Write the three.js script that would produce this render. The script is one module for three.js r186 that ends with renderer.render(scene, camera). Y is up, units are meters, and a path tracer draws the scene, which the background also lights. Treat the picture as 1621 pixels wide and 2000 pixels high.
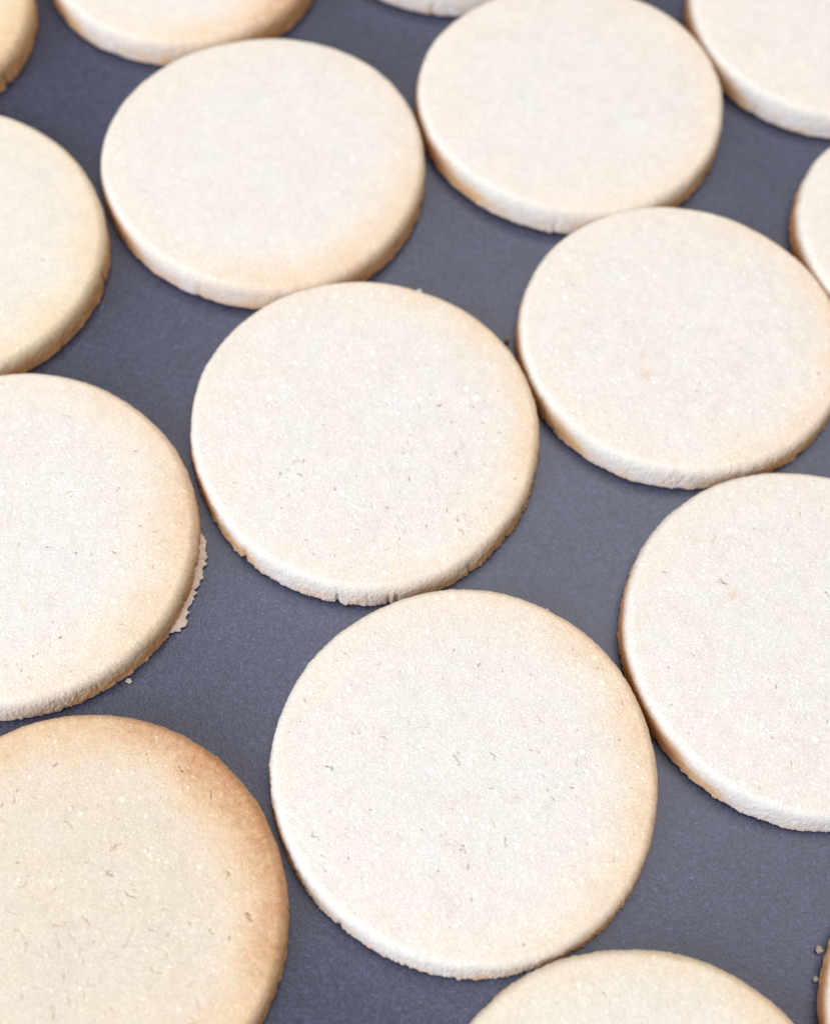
import * as THREE from 'three';
import { mergeGeometries } from 'three/addons/utils/BufferGeometryUtils.js';
import { ImprovedNoise } from 'three/addons/math/ImprovedNoise.js';
import { RectAreaLightUniformsLib } from 'three/addons/lights/RectAreaLightUniformsLib.js';

// ---------------------------------------------------------------- camera, light, exposure
const S = 0.035;                                    // a cookie's radius in metres
const scene = new THREE.Scene();
const camera = new THREE.PerspectiveCamera(40.937, 829 / 1024, 0.01, 20);
camera.rotation.order = 'YXZ';
camera.position.set(0, 6.8033 * S, 0);
camera.rotation.set(-1.10134, 0, 0.08298);
camera.focus = 0.247;
camera.userData.fStop = 10;
scene.add(camera);

RectAreaLightUniformsLib.init();
scene.background = new THREE.Color(0.34, 0.34, 0.345);   // dim, even light of the room's walls
function areaLight(name, w, h, colour, intensity, at, to) {
  const l = new THREE.RectAreaLight(new THREE.Color(...colour), intensity, w, h);
  l.name = name; l.position.set(...at); l.lookAt(new THREE.Vector3(...to)); scene.add(l);
  return l;
}
areaLight('window_light', 1.5, 1.3, [0.81, 0.925, 1.12], 7.5, [-1.0, 0.78, 0.95], [0, 0, -0.12]);      // cool daylight, low from the left
areaLight('ceiling_light', 1.8, 1.2, [1.03, 0.985, 0.935], 5.25, [0.36, 1.9, -0.9], [0, 0, -0.12]);       // broad light overhead, its sheen in the tray

const renderer = new THREE.WebGLRenderer({ antialias: true });
renderer.toneMapping = THREE.LinearToneMapping;
renderer.toneMappingExposure = 1;
renderer.shadowMap.enabled = true;

// ---------------------------------------------------------------- helpers
function rng(seed) {
  let a = seed >>> 0;
  return () => { a = (a + 0x6D2B79F5) >>> 0; let t = a; t = Math.imul(t ^ (t >>> 15), t | 1); t ^= t + Math.imul(t ^ (t >>> 7), t | 61); return ((t ^ (t >>> 14)) >>> 0) / 4294967296; };
}
const perlin = new ImprovedNoise();
const noise = (x, y, z) => perlin.noise(x, y, z);
const clamp = (x, a = 0, b = 1) => Math.min(b, Math.max(a, x));
const smooth = (a, b, x) => { const t = clamp((x - a) / (b - a)); return t * t * (3 - 2 * t); };
const mix = (a, b, t) => a + (b - a) * t;
const mix3 = (a, b, t) => [mix(a[0], b[0], t), mix(a[1], b[1], t), mix(a[2], b[2], t)];
const RAD = Math.PI / 180;

// a square of lattice noise that tiles, at several octaves
function tileNoise(N, cells, seed) {
  const r = rng(seed), g = new Float32Array(cells * cells);
  for (let i = 0; i < g.length; i++) g[i] = r();
  const out = new Float32Array(N * N);
  for (let y = 0; y < N; y++) for (let x = 0; x < N; x++) {
    const fx = x / N * cells, fy = y / N * cells, ix = Math.floor(fx), iy = Math.floor(fy);
    let tx = fx - ix, ty = fy - iy; tx = tx * tx * (3 - 2 * tx); ty = ty * ty * (3 - 2 * ty);
    const a = g[iy * cells + ix], b = g[iy * cells + (ix + 1) % cells], c = g[((iy + 1) % cells) * cells + ix], d = g[((iy + 1) % cells) * cells + (ix + 1) % cells];
    out[y * N + x] = mix(mix(a, b, tx), mix(c, d, tx), ty);
  }
  return out;
}
function texture(N, fn, srgb, repeat) {
  const data = new Uint8Array(N * N * 4);
  for (let i = 0; i < N * N; i++) {
    const c = fn(i);
    for (let k = 0; k < 3; k++) data[i * 4 + k] = clamp(c[k] * 255, 0, 255);
    data[i * 4 + 3] = 255;
  }
  const t = new THREE.DataTexture(data, N, N);
  t.wrapS = t.wrapT = THREE.RepeatWrapping; t.magFilter = THREE.LinearFilter; t.minFilter = THREE.LinearMipmapLinearFilter; t.generateMipmaps = true;
  if (srgb) t.colorSpace = THREE.SRGBColorSpace;
  if (repeat) t.repeat.set(repeat, repeat);
  t.needsUpdate = true;
  return t;
}
function tag(o, label, category, group) {
  o.userData.label = label; o.userData.category = category;
  if (group) o.userData.group = group;
  return o;
}

// ---------------------------------------------------------------- the baking tray
{
  const N = 1024;
  const a = tileNoise(N, 512, 11), b = tileNoise(N, 256, 12), c = tileNoise(N, 128, 13), d = tileNoise(N, 16, 14), e = tileNoise(N, 5, 15);
  const grain = (i) => (a[i] - .5) * .9 + (b[i] - .5) * .6 + (c[i] - .5) * .15;
  const col = texture(N, (i) => {
    const g = grain(i), sp = b[i] > .92 && a[i] > .6 ? .11 : 0;
    const v = .205 + g * .135 + (d[i] - .5) * .014 + (e[i] - .5) * .022 + sp;
    return [v * .94, v * .975, v * 1.31];
  }, true, 1 / .09);
  const bump = texture(N, (i) => { const v = .5 + grain(i) * .55; return [v, v, v]; }, false, 1 / .09);
  const mat = new THREE.MeshPhysicalMaterial({ map: col, bumpMap: bump, bumpScale: 0.00003, roughness: .37, metalness: 0, specularColor: new THREE.Color(.82, .86, 1) });
  mat.name = 'dark_nonstick_coating';
  const W = 1.0, D = 1.0, T = 0.0012;
  const g = new THREE.BoxGeometry(W, T, D);
  const p = g.attributes.position, uv = g.attributes.uv;
  for (let i = 0; i < p.count; i++) uv.setXY(i, p.getX(i), p.getZ(i));
  const tray = new THREE.Mesh(g, mat);
  tray.name = 'baking_tray'; tray.position.set(0, -T / 2, -0.15); tray.receiveShadow = tray.castShadow = true;
  tag(tray, 'dark grey non-stick baking tray under all the cookies', 'baking tray');
  scene.add(tray);
}

// ---------------------------------------------------------------- cookie dough material
const dough = (() => {
  const N = 1024;
  const a = tileNoise(N, 512, 21), b = tileNoise(N, 256, 22), c = tileNoise(N, 130, 23), d = tileNoise(N, 24, 24), e = tileNoise(N, 190, 25), f = tileNoise(N, 90, 26);
  const grain = (i) => (a[i] - .5) * .3 + (b[i] - .5) * .8 + (c[i] - .5) * .5;
  const col = texture(N, (i) => {
    const g = grain(i), crystal = smooth(.74, .90, e[i]) * smooth(.35, .7, f[i]);
    const v = .915 + g * .10 + (d[i] - .5) * .02 + crystal * .13;
    return [v, v - .004 + crystal * .006, v - .010 + crystal * .02];
  }, true, 1 / .034);
  const bump = texture(N, (i) => { const v = .5 + grain(i) * .5 + smooth(.74, .90, e[i]) * smooth(.35, .7, f[i]) * .25; return [v, v, v]; }, false, 1 / .034);
  const m = new THREE.MeshPhysicalMaterial({ map: col, bumpMap: bump, bumpScale: 0.00011, vertexColors: true, roughness: .78, specularIntensity: .55 });
  m.name = 'shortbread';
  return m;
})();
const crystalMat = new THREE.MeshPhysicalMaterial({ color: new THREE.Color(.80, .76, .70), roughness: .3, specularIntensity: 1 });
crystalMat.name = 'sugar';

const PALE = [.756, .709, .642], CREAM = [.805, .695, .57], TAN = [.79, .60, .42], BROWN = [.58, .30, .145], UMBER = [.40, .19, .075];

// lobes: [azimuth in degrees, strength, sharpness]; azimuth 0 points right in the photograph, 90 away from the camera
function bakeAt(c, th) {
  let w = c.bake;
  w *= 1 - .75 * Math.pow(Math.max(0, .5 + .5 * Math.cos(th - 222 * RAD)), 4);
  for (const [deg, s, k = 2] of c.lobes) w += s * Math.pow(Math.max(0, .5 + .5 * Math.cos(th - deg * RAD)), k);
  return w;
}
function sideBakeShade(c, th, wob = 0) {  // side bake, with shade and warm bounce between neighbours painted into the colour
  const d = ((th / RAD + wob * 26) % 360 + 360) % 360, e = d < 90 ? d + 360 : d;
  const left = smooth(140, 180, d) * (1 - smooth(202, 248, d)), right = smooth(288, 325, e) * (1 - smooth(345, 400, e));  // shaded flanks painted browner, the front left pale as if lit
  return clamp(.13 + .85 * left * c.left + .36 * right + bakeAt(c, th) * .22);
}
function makeCookie(c) {
  const r = rng(c.seed), T = (c.t ?? .168) * 1.05, RR = .049, TH = T * .42;       // thickness, rounding across, rounding down
  const sx = r() * 50, sy = r() * 50, sz = r() * 50;
  const n = c.fine ? 360 : 150;
  const outline = (th) => c.R - .003 + c.f[0] * Math.cos(2 * th) + c.f[1] * Math.sin(2 * th) + c.f[2] * Math.cos(3 * th) + c.f[3] * Math.sin(3 * th)
    + .008 * noise(sx + 2.2 * Math.cos(th), sy + 2.2 * Math.sin(th), sz) + .0028 * noise(sx + 9 * Math.cos(th), sy + 9 * Math.sin(th), sz) + .0016 * noise(sx + 30 * Math.cos(th), sy + 30 * Math.sin(th), sz);
  // cracks and pits in the top: short wandering strokes, kept in a hash of 0.06-wide cells
  const hash = new Map(), CELL = .06;
  const put = (x, z, s) => { for (let i = -1; i <= 1; i++) for (let j = -1; j <= 1; j++) { const k = (Math.floor(x / CELL) + i) * 4096 + Math.floor(z / CELL) + j; if (!hash.has(k)) hash.set(k, []); const l = hash.get(k); if (l[l.length - 1] !== s) l.push(s); } };
  for (let i = 0; i < c.cracks; i++) {
    let x, z, q;
    do { x = r() * 2 - 1; z = r() * 2 - 1; q = Math.hypot(x, z); } while (q > .90 || noise(sx + x * 2.1, sy + z * 2.1, 3) < -.35 + r() * .3 || (c.crackSide && x * c.crackSide[0] - z * c.crackSide[1] < -.35 + r() * .7));
    let dir = c.crackDir !== undefined && r() < .65 ? c.crackDir * RAD + (r() - .5) * 1.1 : r() * Math.PI * 2;
    const big = r(), steps = big > .8 ? 4 + Math.floor(r() * 4) : big > .4 ? 2 + Math.floor(r() * 2) : 1, faint = .3 + .7 * r();
    const w = (.0014 + r() * .0021), depth = (.005 + r() * .013) * faint;
    for (let s = 0; s < steps; s++) {
      const L = (.004 + r() * .008) * c.crackLen, x2 = x + Math.cos(dir) * L, z2 = z - Math.sin(dir) * L;
      const seg = { x, z, dx: x2 - x, dz: z2 - z, l2: L * L, w: w * (s === 0 || s === steps - 1 ? .7 : .8 + r() * .7), depth: depth * (.5 + r() * .7), lift: (r() - .3) * .0025, nx: -(z2 - z) / L, nz: (x2 - x) / L };
      put(x, z, seg); put(x2, z2, seg);
      x = x2 + (r() - .5) * .006; z = z2 + (r() - .5) * .006; dir += (r() - .5) * 1.7; if (r() < .15) dir += 1.3;
    }
  }
  // sugar grains that swell the top
  for (let i = 0; i < c.grains; i++) {
    const x = r() * 2 - 1, z = r() * 2 - 1; if (Math.hypot(x, z) > .95) continue;
    const big = r(), s = { bump: true, x, z, w: big > .95 ? .011 + r() * .007 : .004 + r() * .005, depth: .003 * (.5 + r()) };
    put(x, z, s);
  }
  const relief = (x, z) => {              // height above the mean top, and how deep in a crack / how much on a grain
    const calm = 1 - smooth(.86, .94, Math.hypot(x, z));
    let h = .0045 * noise(sx + x * 2.4, sy + z * 2.4, sz) + calm * (.0016 * noise(sx + x * 8, sy + z * 8, sz) + .0007 * noise(sx + x * 24, sy + z * 24, sz) + .0008 * noise(sx + x * 75, sy + z * 75, sz));
    h += .002 * calm * Math.max(0, noise(sx + x * 14, sy + z * 14, sz + 7) - .25);
    let crack = 0, grain = 0;
    const l = hash.get(Math.floor(x / CELL) * 4096 + Math.floor(z / CELL));
    if (l) for (const s of l) {
      if (s.bump) { const d = Math.hypot(x - s.x, z - s.z) / s.w; if (d < 1.3) { const k = 1 - smooth(.35, 1.25, d); h += s.depth * k * .7; grain = Math.max(grain, k); } continue; }
      const t = clamp(((x - s.x) * s.dx + (z - s.z) * s.dz) / s.l2), ex = x - s.x - s.dx * t, ez = z - s.z - s.dz * t, d = Math.hypot(ex, ez);
      if (d < s.w * 5) {
        const k = 1 - smooth(.2, 1.25, d / s.w); crack = Math.max(crack, k * s.depth);
        const side = ex * s.nx + ez * s.nz; if (side > 0) h += s.lift * Math.exp(-d / s.w * .7);
      }
    }
    return [h - crack, crack / .012, grain];
  };
  const pos = [], col = [], uv = [], idx = [];
  const topColour = (x, z, th, q, crack, grain) => {
    const b = bakeAt(c, th), nz = noise(sx + x * 3.1, sy + z * 3.1, sz + 3) * .6 + noise(sx + x * 9, sy + z * 9, sz + 3) * .28 + noise(sx + x * 26, sy + z * 26, sz + 3) * .12;
    let w = smooth(1 - c.width * (.55 + .5 * b), 1.03, q + nz * .10) * b + clamp(c.tint + .05 + nz * c.blotch * .7 + .10 * smooth(.35, 1, q));
    w *= 1 + .16 * noise(sx + x * 38, sy + z * 38, sz + 5) + .16 * noise(sx + x * 95, sy + z * 95, sz + 5);
    let k = w < .4 ? mix3(PALE, CREAM, w / .4) : w < .8 ? mix3(CREAM, TAN, (w - .4) / .4) : mix3(TAN, BROWN, clamp((w - .8) / .6));
    const pale = smooth(.1, .5, noise(sx + x * 5, sy + z * 5, sz + 12)) * .16;
    k = mix3(k, [.75, .735, .715], pale * (1 - smooth(.85, 1, q)) * (1 - smooth(.25, .5, w)));
    const mo = 1 + .022 * noise(sx + x * 11, sy + z * 11, sz + 41) + .016 * noise(sx + x * 30, sy + z * 30, sz + 42), pk = .012 * noise(sx + x * 7, sy + z * 7, sz + 43);
    k = [k[0] * (mo + pk), k[1] * (mo - pk * .6), k[2] * mo];
    for (const [dx, dz, rr, st] of c.spots ?? []) k = mix3(k, [.70, .50, .33], st * (1 - smooth(.2, 1, Math.hypot(x - dx, z - dz) / rr + .5 * noise(sx + x * 40, sy + z * 40, 8))));
    if (c.wash) k = [k[0] * c.wash[0], k[1] * c.wash[1], k[2] * c.wash[2]];
    if (grain) k = mix3(k, [Math.min(.92, k[0] * 1.25), Math.min(.91, k[1] * 1.28), Math.min(.90, k[2] * 1.34)], grain * .78);
    if (crack) k = mix3(k, [k[0] * .66, k[1] * .58, k[2] * .46], clamp(crack) * .58);
    return k;
  };
  // top: square grid wrapped onto the disc, out to where the edge begins to round over
  const id = (i, j) => i * (n + 1) + j;
  for (let i = 0; i <= n; i++) for (let j = 0; j <= n; j++) {
    const a = i / n * 2 - 1, b = j / n * 2 - 1;
    let q, th;
    if (a === 0 && b === 0) { q = 0; th = 0; } else if (Math.abs(a) > Math.abs(b)) { q = a; th = Math.PI / 4 * b / a; } else { q = b; th = Math.PI / 2 - Math.PI / 4 * a / b; }
    if (q < 0) { q = -q; th += Math.PI; }
    const Ri = outline(th) - RR, rad = q * Ri, x = rad * Math.cos(th), z = -rad * Math.sin(th);
    const [h, crack, grain] = relief(x, z);
    pos.push(x * S, (T + h - .012 * q * q * q * q) * S, z * S);
    col.push(...topColour(x, z, th, rad / c.R, crack, grain)); uv.push(x * S + sx, z * S + sy);
  }
  for (let i = 0; i < n; i++) for (let j = 0; j < n; j++) {
    const a = id(i, j), b = id(i + 1, j), d = id(i, j + 1), e = id(i + 1, j + 1);
    idx.push(a, e, b, a, d, e);
  }
  // the rim: rounding, side, ragged foot
  const rim = [];
  for (let i = 0; i < n; i++) rim.push(id(i, 0));
  for (let j = 0; j < n; j++) rim.push(id(n, j));
  for (let i = n; i > 0; i--) rim.push(id(i, n));
  for (let j = n; j > 0; j--) rim.push(id(0, j));
  const M = rim.length, K1 = c.fine ? 9 : 6, K2 = c.fine ? 12 : 7;
  let prev = rim;
  const dents = []; for (const d of c.notches ?? []) dents.push([d[0] * RAD, d[1], d[2]]);
  for (let i = 0; i < 7; i++) dents.push([r() * Math.PI * 2, .006 + r() * .02, .004 + r() * .012]);
  for (let k = 1; k <= K1 + K2 + 1; k++) {
    const row = [];
    for (let m = 0; m < M; m++) {
      const v0 = rim[m], x0 = pos[v0 * 3], z0 = pos[v0 * 3 + 2], y0 = pos[v0 * 3 + 1] / S;
      const th = Math.atan2(-z0, x0), Ri = Math.hypot(x0, z0) / S, cx = Math.cos(th), cz = -Math.sin(th);
      let rad, y, foot = 0, q;
      if (k <= K1) { const t = k / K1 * Math.PI / 2; rad = Ri + RR * Math.sin(t); y = y0 - TH * (1 - Math.cos(t)); q = k / K1; foot = 0; }
      else if (k <= K1 + K2) { const t = (k - K1) / K2; rad = Ri + RR + (.004 + .012 * Math.max(0, -Math.sin(th))) * t; y = mix(y0 - TH, .006, t); q = 1; foot = t; }
      else { rad = Ri - .1; y = .006; q = 1; foot = 1; }
      const X = sx + cx * rad * 1, Z = sy + cz * rad, rough = (k <= K1 ? q * q : 1) * (.55 + .45 * smooth(-.25, .3, noise(sx + 2.5 * cx, sy + 2.5 * cz, sz + 20)));
      const nA = noise(X * 14, y * 16, Z * 14), nB = noise(X * 38, y * 42, Z * 38 + 5), nC = noise(X * 85, y * 85, Z * 85 + 9);
      if (k <= K1 + K2) {
        rad += rough * (nA * .006 + nB * .0055 + nC * .0055); y += rough * (nB * .002 + nC * .002) * (1 - foot);
        if (foot > .55) rad += smooth(.55, 1, foot) * (.35 + .65 * smooth(-.3, .5, -Math.sin(th))) * (.009 * Math.max(-.3, noise(X * 13, 2, Z * 13)) + .007 * Math.max(0, noise(X * 34, 2, Z * 34)) + .009 * Math.max(0, noise(X * 80, 4, Z * 80)));
        for (const [dt, dw, dd] of dents) { const e = Math.abs(Math.atan2(Math.sin(th - dt), Math.cos(th - dt))) / dw; if (e < 1) rad -= dd * (1 - e) * smooth(.1, .7, foot + q * .3); }
      }
      const x = rad * cx, z = rad * cz;
      row.push(pos.length / 3);
      pos.push(x * S, y * S, z * S);
      // colour: the top's bake carried over the edge, then side bake mixed with painted gap shade towards the foot
      const top = topColour(x * .98, z * .98, th, clamp(Ri / c.R + q * .07, 0, 1.02), 0, 0);
      const down = k <= K1 ? q * q * .6 : .6 + .4 * foot, sb = sideBakeShade(c, th, noise(sx + cx * 4, sy + cz * 4, 31) * .5) + nA * .13 + noise(sx + cx * 5, sy + cz * 5, y * 4) * .12;
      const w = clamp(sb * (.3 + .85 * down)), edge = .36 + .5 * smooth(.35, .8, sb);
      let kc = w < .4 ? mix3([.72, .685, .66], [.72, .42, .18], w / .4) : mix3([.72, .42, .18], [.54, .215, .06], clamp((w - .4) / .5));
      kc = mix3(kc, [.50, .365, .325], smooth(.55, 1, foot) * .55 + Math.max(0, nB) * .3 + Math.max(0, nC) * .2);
      kc = mix3(kc, UMBER, smooth(.8, 1, foot) * .18 * sideBakeShade(c, th));
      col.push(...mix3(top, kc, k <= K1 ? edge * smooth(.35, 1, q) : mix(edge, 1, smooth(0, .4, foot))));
      const s = (Ri + (k <= K1 ? RR * 1.2 * k / K1 : RR * 1.2 + (T - TH) * foot)) * S;
      uv.push(cx * s + sx, cz * s + sy);
    }
    for (let m = 0; m < M; m++) {
      const m2 = (m + 1) % M;
      idx.push(prev[m], prev[m2], row[m], prev[m2], row[m2], row[m]);
    }
    prev = row;
  }
  const g = new THREE.BufferGeometry();
  g.setAttribute('position', new THREE.Float32BufferAttribute(pos, 3));
  g.setAttribute('color', new THREE.Float32BufferAttribute(col, 3));
  g.setAttribute('uv', new THREE.Float32BufferAttribute(uv, 2));
  g.setIndex(idx);
  g.computeVertexNormals();
  // which way do the faces look? the top must look up
  if (g.attributes.normal.getY(id(n / 2, n / 2)) < 0) { const a = g.index.array; for (let i = 0; i < a.length; i += 3) { const t = a[i]; a[i] = a[i + 1]; a[i + 1] = t; } g.computeVertexNormals(); }
  const root = new THREE.Group();
  root.name = 'cookie' + (c.no ? '_' + String(c.no).padStart(3, '0') : '');
  root.position.set(c.x * S, 0, c.z * S);
  tag(root, c.label, 'cookie', 'round shortbread cookies on the baking tray');
  scene.add(root);
  const body = new THREE.Mesh(g, dough); body.name = 'cookie_body'; body.castShadow = body.receiveShadow = true; root.add(body);
  // loose sugar grains sitting proud of the surface
  const bits = [];
  for (let i = 0; i < c.sugar; i++) {
    let th = r() * Math.PI * 2, q = Math.sqrt(r()) * .97;
    if (r() < .3) { th = (235 + (r() - .5) * 80) * RAD; q = .9 + r() * .1; }
    const Ro = outline(th), rad = q * (Ro - .012), x = rad * Math.cos(th), z = -rad * Math.sin(th);
    const past = clamp((rad - (Ro - RR)) / RR);
    const y = T - .012 * Math.pow(clamp(rad / (Ro - RR)), 4) - TH * (1 - Math.sqrt(Math.max(0, 1 - past * past))) + (past > 0 ? 0 : relief(x, z)[0]);
    const b = new THREE.IcosahedronGeometry(1, 0), s = (r() < .05 ? .0065 + r() * .003 : .0025 + r() * .003) * S;
    b.scale(s * (.7 + r() * .6), s * (.55 + r() * .4), s * (.7 + r() * .6)); b.rotateY(r() * 6); b.rotateX((r() - .5) * .9);
    b.translate(x * S, y * S, z * S); bits.push(b);
  }
  if (bits.length) {
    const s = new THREE.Mesh(mergeGeometries(bits), crystalMat); s.name = 'sugar_grains'; s.userData.kind = 'stuff'; s.castShadow = s.receiveShadow = true; root.add(s);
  }
  return { root, outline, T };
}

// ---------------------------------------------------------------- the cookies
const C = [
  { no: 0, x: .3617, z: -1.9814, R: .9747, f: [-.0027, -.0079, -.0084, -.0024], fine: 1, seed: 101, bake: .10, lobes: [[-5, .62, 3], [75, .30, 5]], width: 0.44, tint: .02, blotch: .10, left: .35, cracks: 202, crackLen: 1, grains: 630, sugar: 150,
    label: 'large pale cookie lowest of the whole ones in the middle, right rim turned tan' },
  { no: 1, x: -.3171, z: -3.8907, R: .9963, f: [-.012, -.0113, .0004, .009], fine: 1, seed: 102, notches: [[266.9, .016, .022]], bake: .12, lobes: [[-10, .50, 3], [60, .28, 5]], width: 0.39, tint: .03, blotch: .12, left: .9, cracks: 175, crackLen: .9, crackSide: [.4, -.9], grains: 630, sugar: 150, t: .175,
    label: 'pale cookie at the centre of the tray with a notch in its front edge' },
  { no: 2, x: -1.1092, z: -5.7479, R: 1.0153, f: [-.0043, -.0028, -.0115, .0024], seed: 103, notches: [[254, .03, .012]], bake: .10, lobes: [[-70, .36, 3], [-20, .34, 3]], width: 0.47, tint: .02, blotch: .08, left: 1, cracks: 18, crackLen: .9, grains: 135, sugar: 40, t: .185,
    label: 'smooth pale whole cookie at upper left with tan lower right rim' },
  { no: 3, x: .787, z: -6.465, R: .9917, f: [.0053, .0062, -.0112, .0039], seed: 104, notches: [[266, .02, .013]], bake: .12, lobes: [[-40, .30, 3], [80, .15, 3]], width: 0.42, tint: .02, blotch: .07, left: 1, cracks: 10, crackLen: .9, grains: 105, sugar: 30, t: .195,
    label: 'softly blurred pale cookie touching the upper edge of the picture right of its middle' },
  { no: 4, x: 1.474, z: -4.690, R: .9571, f: [.0099, -.0009, .0051, -.0027], fine: 1, seed: 105, spots: [[-.215, .327, .055, .5], [-.23, .2, .04, .3]], bake: .10, lobes: [[-10, .36, 3], [-70, .16, 3], [60, .18, 5]], width: 0.39, tint: .03, blotch: .10, left: 1, cracks: 81, crackLen: .75, crackSide: [-.2, -.9], grains: 600, sugar: 130, t: .178,
    label: 'pale cookie at right with a small round tan spot and sugar grains near its middle' },
  { no: 5, x: 2.129, z: -2.842, R: .9904, f: [.001, -.0026, .0005, .0017], fine: 1, seed: 106, spots: [[-.416, -.187, .045, .5]], bake: .02, lobes: [[100, .10, 3]], width: 0.31, tint: .015, blotch: .06, left: 1.15, cracks: 202, crackLen: 1, grains: 630, sugar: 150, t: .178,
    label: 'whitest cookie, cut by the right edge of the picture, orange brown on its left side' },
  { no: 6, x: -2.139, z: -3.0666, R: .9959, f: [-.0003, -.0073, .0027, -.003], fine: 1, seed: 107, spots: [[.175, .447, .04, .4]], bake: .12, lobes: [[20, .46, 2.5], [-30, .26, 3]], width: 0.52, tint: .02, blotch: .10, left: .4, cracks: 128, crackLen: 1.15, crackDir: 45, crackSide: [.5, -.5], grains: 480, sugar: 110, t: .175,
    label: 'cookie with a torn flaky flange at its foot, cut by the left edge' },
  { no: 7, x: -1.4337, z: -1.1174, R: .9943, f: [.0006, -.001, -.0009, -.0003], fine: 1, seed: 108, bake: .20, wash: [.93, .872, .785], lobes: [[42, .70, 3], [-12, .34, 3], [115, .26, 3]], width: 0.44, tint: .07, blotch: .22, left: .4, cracks: 162, crackLen: 1.9, grains: 570, sugar: 120,
    label: 'most browned cookie, its upper right rim toasted orange brown, in lower left corner' },
  { no: 8, x: -2.9607, z: -4.9311, R: 1.0006, f: [-.0061, -.0172, .0025, -.0092], seed: 109, bake: .14, lobes: [[-25, .42, 2.5]], width: 0.47, tint: .03, blotch: .07, left: .6, cracks: 16, crackLen: .9, grains: 90, sugar: 20, t: .185, wash: [1, 1, .95],
    label: 'half seen cookie at left below the corner one, yellow cream right rim' },
  { no: 9, x: 1.255, z: -.195, R: .9953, f: [.0047, -.001, .0006, .002], fine: 1, seed: 110, bake: .22, lobes: [[30, .34, 3]], width: 0.39, tint: .10, blotch: .10, left: .5, cracks: 45, crackLen: 1.4, grains: 390, sugar: 70, wash: [.965, .975, .94],
    label: 'dull cream cookie of which only the top arc rises from the bottom edge' },
  { no: 10, x: -3.70, z: -6.715, R: .93, f: [0, 0, 0, 0], seed: 111, bake: .3, lobes: [[-20, .4, 2]], width: 0.52, tint: .15, blotch: .08, left: .6, cracks: 0, crackLen: 1, grains: 30, sugar: 0, t: .19, wash: [1, 1, .9],
    label: 'yellowish cookie in the upper left corner, only its right rim in view' },
  { no: 11, x: -1.8902, z: -7.54, R: .945, f: [0, 0, 0, 0], seed: 112, bake: .14, lobes: [[-15, .8, 4], [-70, .25, 3]], width: 0.44, tint: .05, blotch: .08, left: 1, cracks: 0, crackLen: 1, grains: 60, sugar: 10, t: .19,
    label: 'blurred cookie cut by the upper edge at left, its right end toasted brown' },
  { no: 12, x: -.1, z: -8.21, R: .96, f: [0, 0, 0, 0], seed: 113, bake: .08, lobes: [[-40, .15, 2]], width: 0.39, tint: .02, blotch: .06, left: .9, cracks: 0, crackLen: 1, grains: 30, sugar: 0, t: .19,
    label: 'blurred cookie of which only a front sliver shows at the upper edge of the picture' },
  { no: 13, x: 2.52, z: -7.40, R: .962, f: [0, 0, 0, 0], seed: 114, bake: .04, lobes: [[-80, .10, 2]], width: 0.39, tint: .02, blotch: .06, left: 1.2, cracks: 0, crackLen: 1, grains: 60, sugar: 10, t: .195,
    label: 'blurred very pale cookie in the upper right corner with a brown left side' },
  { no: 14, x: 3.13, z: -5.60, R: .94, f: [0, 0, 0, 0], seed: 115, bake: .05, lobes: [[-60, .10, 2]], width: 0.39, tint: .03, blotch: .06, left: 1.1, cracks: 13, crackLen: .8, grains: 90, sugar: 20, t: .185,
    label: 'narrow slice of pale cookie at right edge above the cookie with tan spot' },
  { no: 15, x: 3.0871, z: -.9307, R: .992, f: [0, 0, 0, 0], seed: 116, bake: .1, lobes: [[180, .2, 2]], width: 0.39, tint: .05, blotch: .08, left: 1.2, cracks: 13, crackLen: 1, grains: 90, sugar: 20,
    label: 'cookie just showing its brown left side in the lower right corner of the picture' },
];
const made = C.map(makeCookie);

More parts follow.
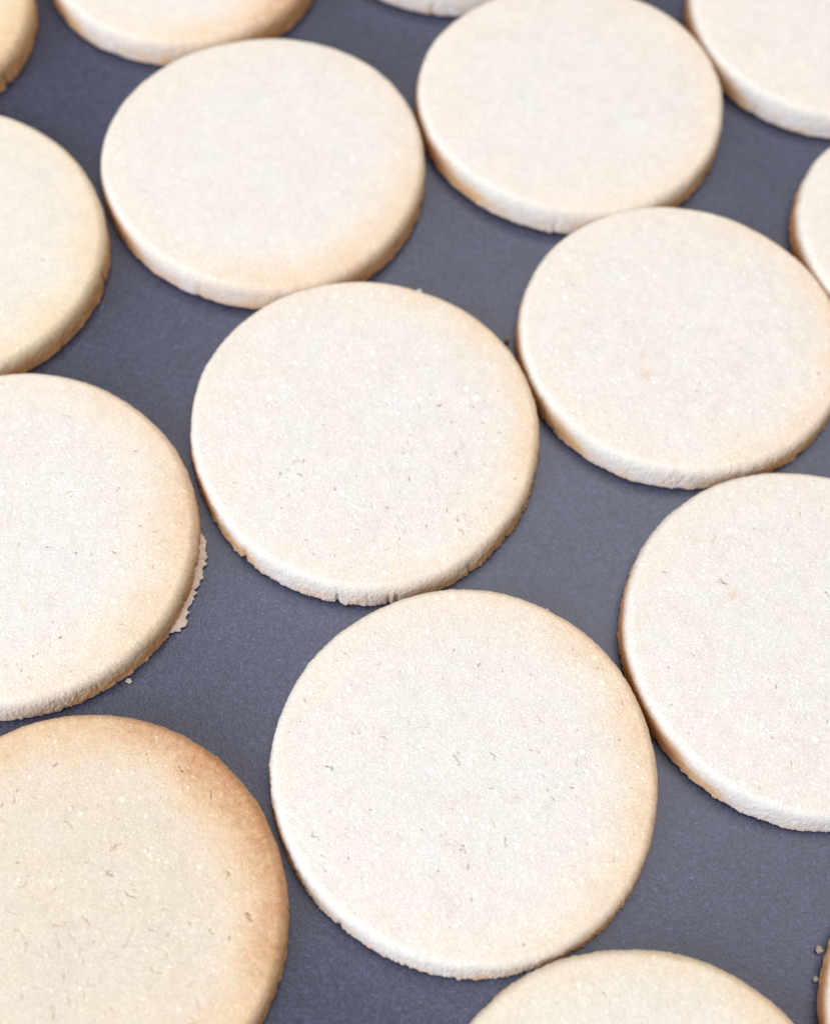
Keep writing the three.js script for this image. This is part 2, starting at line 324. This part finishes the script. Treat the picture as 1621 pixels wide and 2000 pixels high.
// ---------------------------------------------------------------- torn flange at the foot of the left cookie
{
  const { root, outline } = made[6], r = rng(77), parts = [];
  for (const [from, to, reach] of [[8, -13.5, .043], [-11, -19, .03], [-17.5, -27, .056]]) {
    const steps = Math.round(Math.abs(to - from) * 4), rows = 5, pos = [], idx = [], col = [], uv = [];
    for (let i = 0; i <= steps; i++) {
      const t = i / steps, th = mix(from, to, t) * RAD, R = outline(th), u = (from + i) * 1.0;
      const body = smooth(-.02, .14, t) * smooth(1.02, .8, t) * (.72 + .5 * noise(u * .11, 8.1, from)), torn = .5 * noise(u * .23, 3.3, from) + .12 * noise(u * .61, 1.7, from);
      const inner = R - .03, outer = R + .006 + Math.max(.002, reach * body * (1 + torn));
      for (let k = 0; k <= rows; k++) for (const lo of [0, 1]) {
        const b = k / rows, rad = mix(inner, outer, b), slip = (noise(u * .5, b * 2, 9) * .010) * b;
        const y = mix(.052, .017, Math.pow(b, .7)) + .007 * noise(u * .16, b * 2.2, 4) + .003 * noise(u * .5, b * 5, 6) - lo * mix(.03, .006, b);
        pos.push(Math.cos(th + slip) * rad * S, Math.max(.002, y) * S, -Math.sin(th + slip) * rad * S);
        col.push(...mix3([.66, .49, .36], [.67, .56, .49], clamp(b + .4 * noise(u * .3, b * 3, 2)))); uv.push(th * S + b * .004, rad * S);
      }
    }
    const v = (i, k, lo) => (i * (rows + 1) + k) * 2 + lo, quad = (a, b, c, d) => idx.push(a, b, c, a, c, d);
    for (let i = 0; i < steps; i++) {
      for (let k = 0; k < rows; k++) { quad(v(i, k, 0), v(i, k + 1, 0), v(i + 1, k + 1, 0), v(i + 1, k, 0)); quad(v(i, k, 1), v(i + 1, k, 1), v(i + 1, k + 1, 1), v(i, k + 1, 1)); }
      quad(v(i, rows, 0), v(i, rows, 1), v(i + 1, rows, 1), v(i + 1, rows, 0));
    }
    const g = new THREE.BufferGeometry();
    g.setAttribute('position', new THREE.Float32BufferAttribute(pos, 3)); g.setAttribute('color', new THREE.Float32BufferAttribute(col, 3)); g.setAttribute('uv', new THREE.Float32BufferAttribute(uv, 2));
    g.setIndex(idx); g.computeVertexNormals(); parts.push(g);
  }
  const m = new THREE.Mesh(mergeGeometries(parts), dough); m.name = 'flaky_flange'; m.userData.label = 'thin jagged flange torn along the foot'; m.castShadow = m.receiveShadow = true; root.add(m);
}

// ---------------------------------------------------------------- crumbs
function crumbGeometry(size, seed, colour) {
  const g = new THREE.IcosahedronGeometry(1, 3), p = g.attributes.position, v = new THREE.Vector3(), col = [];
  for (let i = 0; i < p.count; i++) {
    v.fromBufferAttribute(p, i);
    const k = 1 + .45 * noise(v.x * 1.6 + seed, v.y * 1.6, v.z * 1.6) + .3 * noise(v.x * 4 + seed, v.y * 4, v.z * 4);
    p.setXYZ(i, v.x * k * size[0] * S, v.y * k * size[1] * S, v.z * k * size[2] * S); col.push(...colour);
  }
  g.setAttribute('color', new THREE.Float32BufferAttribute(col, 3)); g.computeVertexNormals();
  return g;
}
const crumbs = [
  [.459, .020, -4.63, [.016, .014, .010], [.40, .27, .19], 'tiny dark crumb at the left foot of the cookie with the tan spot'],
  [2.118, .020, -1.262, [.017, .017, .017], [.56, .42, .34], 'upper and larger of two crumbs beside the cookie in the lower right corner'],
  [2.094, .014, -1.125, [.011, .011, .012], [.60, .47, .39], 'lower and smaller of two crumbs beside the cookie in the lower right corner'],
  [-1.405, .008, -2.33, [.016, .007, .012], [.72, .64, .57], 'small pale crumb on the tray at the lower foot of the flaky edged cookie'],
];
crumbs.forEach(([x, y, z, size, colour, label], i) => {
  const m = new THREE.Mesh(crumbGeometry(size, i * 7 + 1, colour), dough);
  m.name = 'crumb' + (i ? '_' + String(i).padStart(3, '0') : ''); m.position.set(x * S, y * S, z * S); m.castShadow = m.receiveShadow = true;
  tag(m, label, 'crumb', 'crumbs fallen on the tray'); scene.add(m);
});
// a crumb baked onto the far rim of the middle cookie, and one on the rim of the large one
for (const [k, x, y, z, s] of [[1, -.077, .155, -4.862, .017], [0, .742, .145, -2.878, .012]]) {
  const c = C[k], th0 = Math.atan2(-(z - c.z), x - c.x), ro = made[k].outline(th0) - .02, m = new THREE.Mesh(crumbGeometry([s, s * .7, s], k + 40, [.80, .73, .63]), dough);
  m.name = 'rim_crumb'; m.position.set(ro * Math.cos(th0) * S, y * S, -ro * Math.sin(th0) * S); m.castShadow = m.receiveShadow = true; made[k].root.add(m);
}

renderer.render(scene, camera);
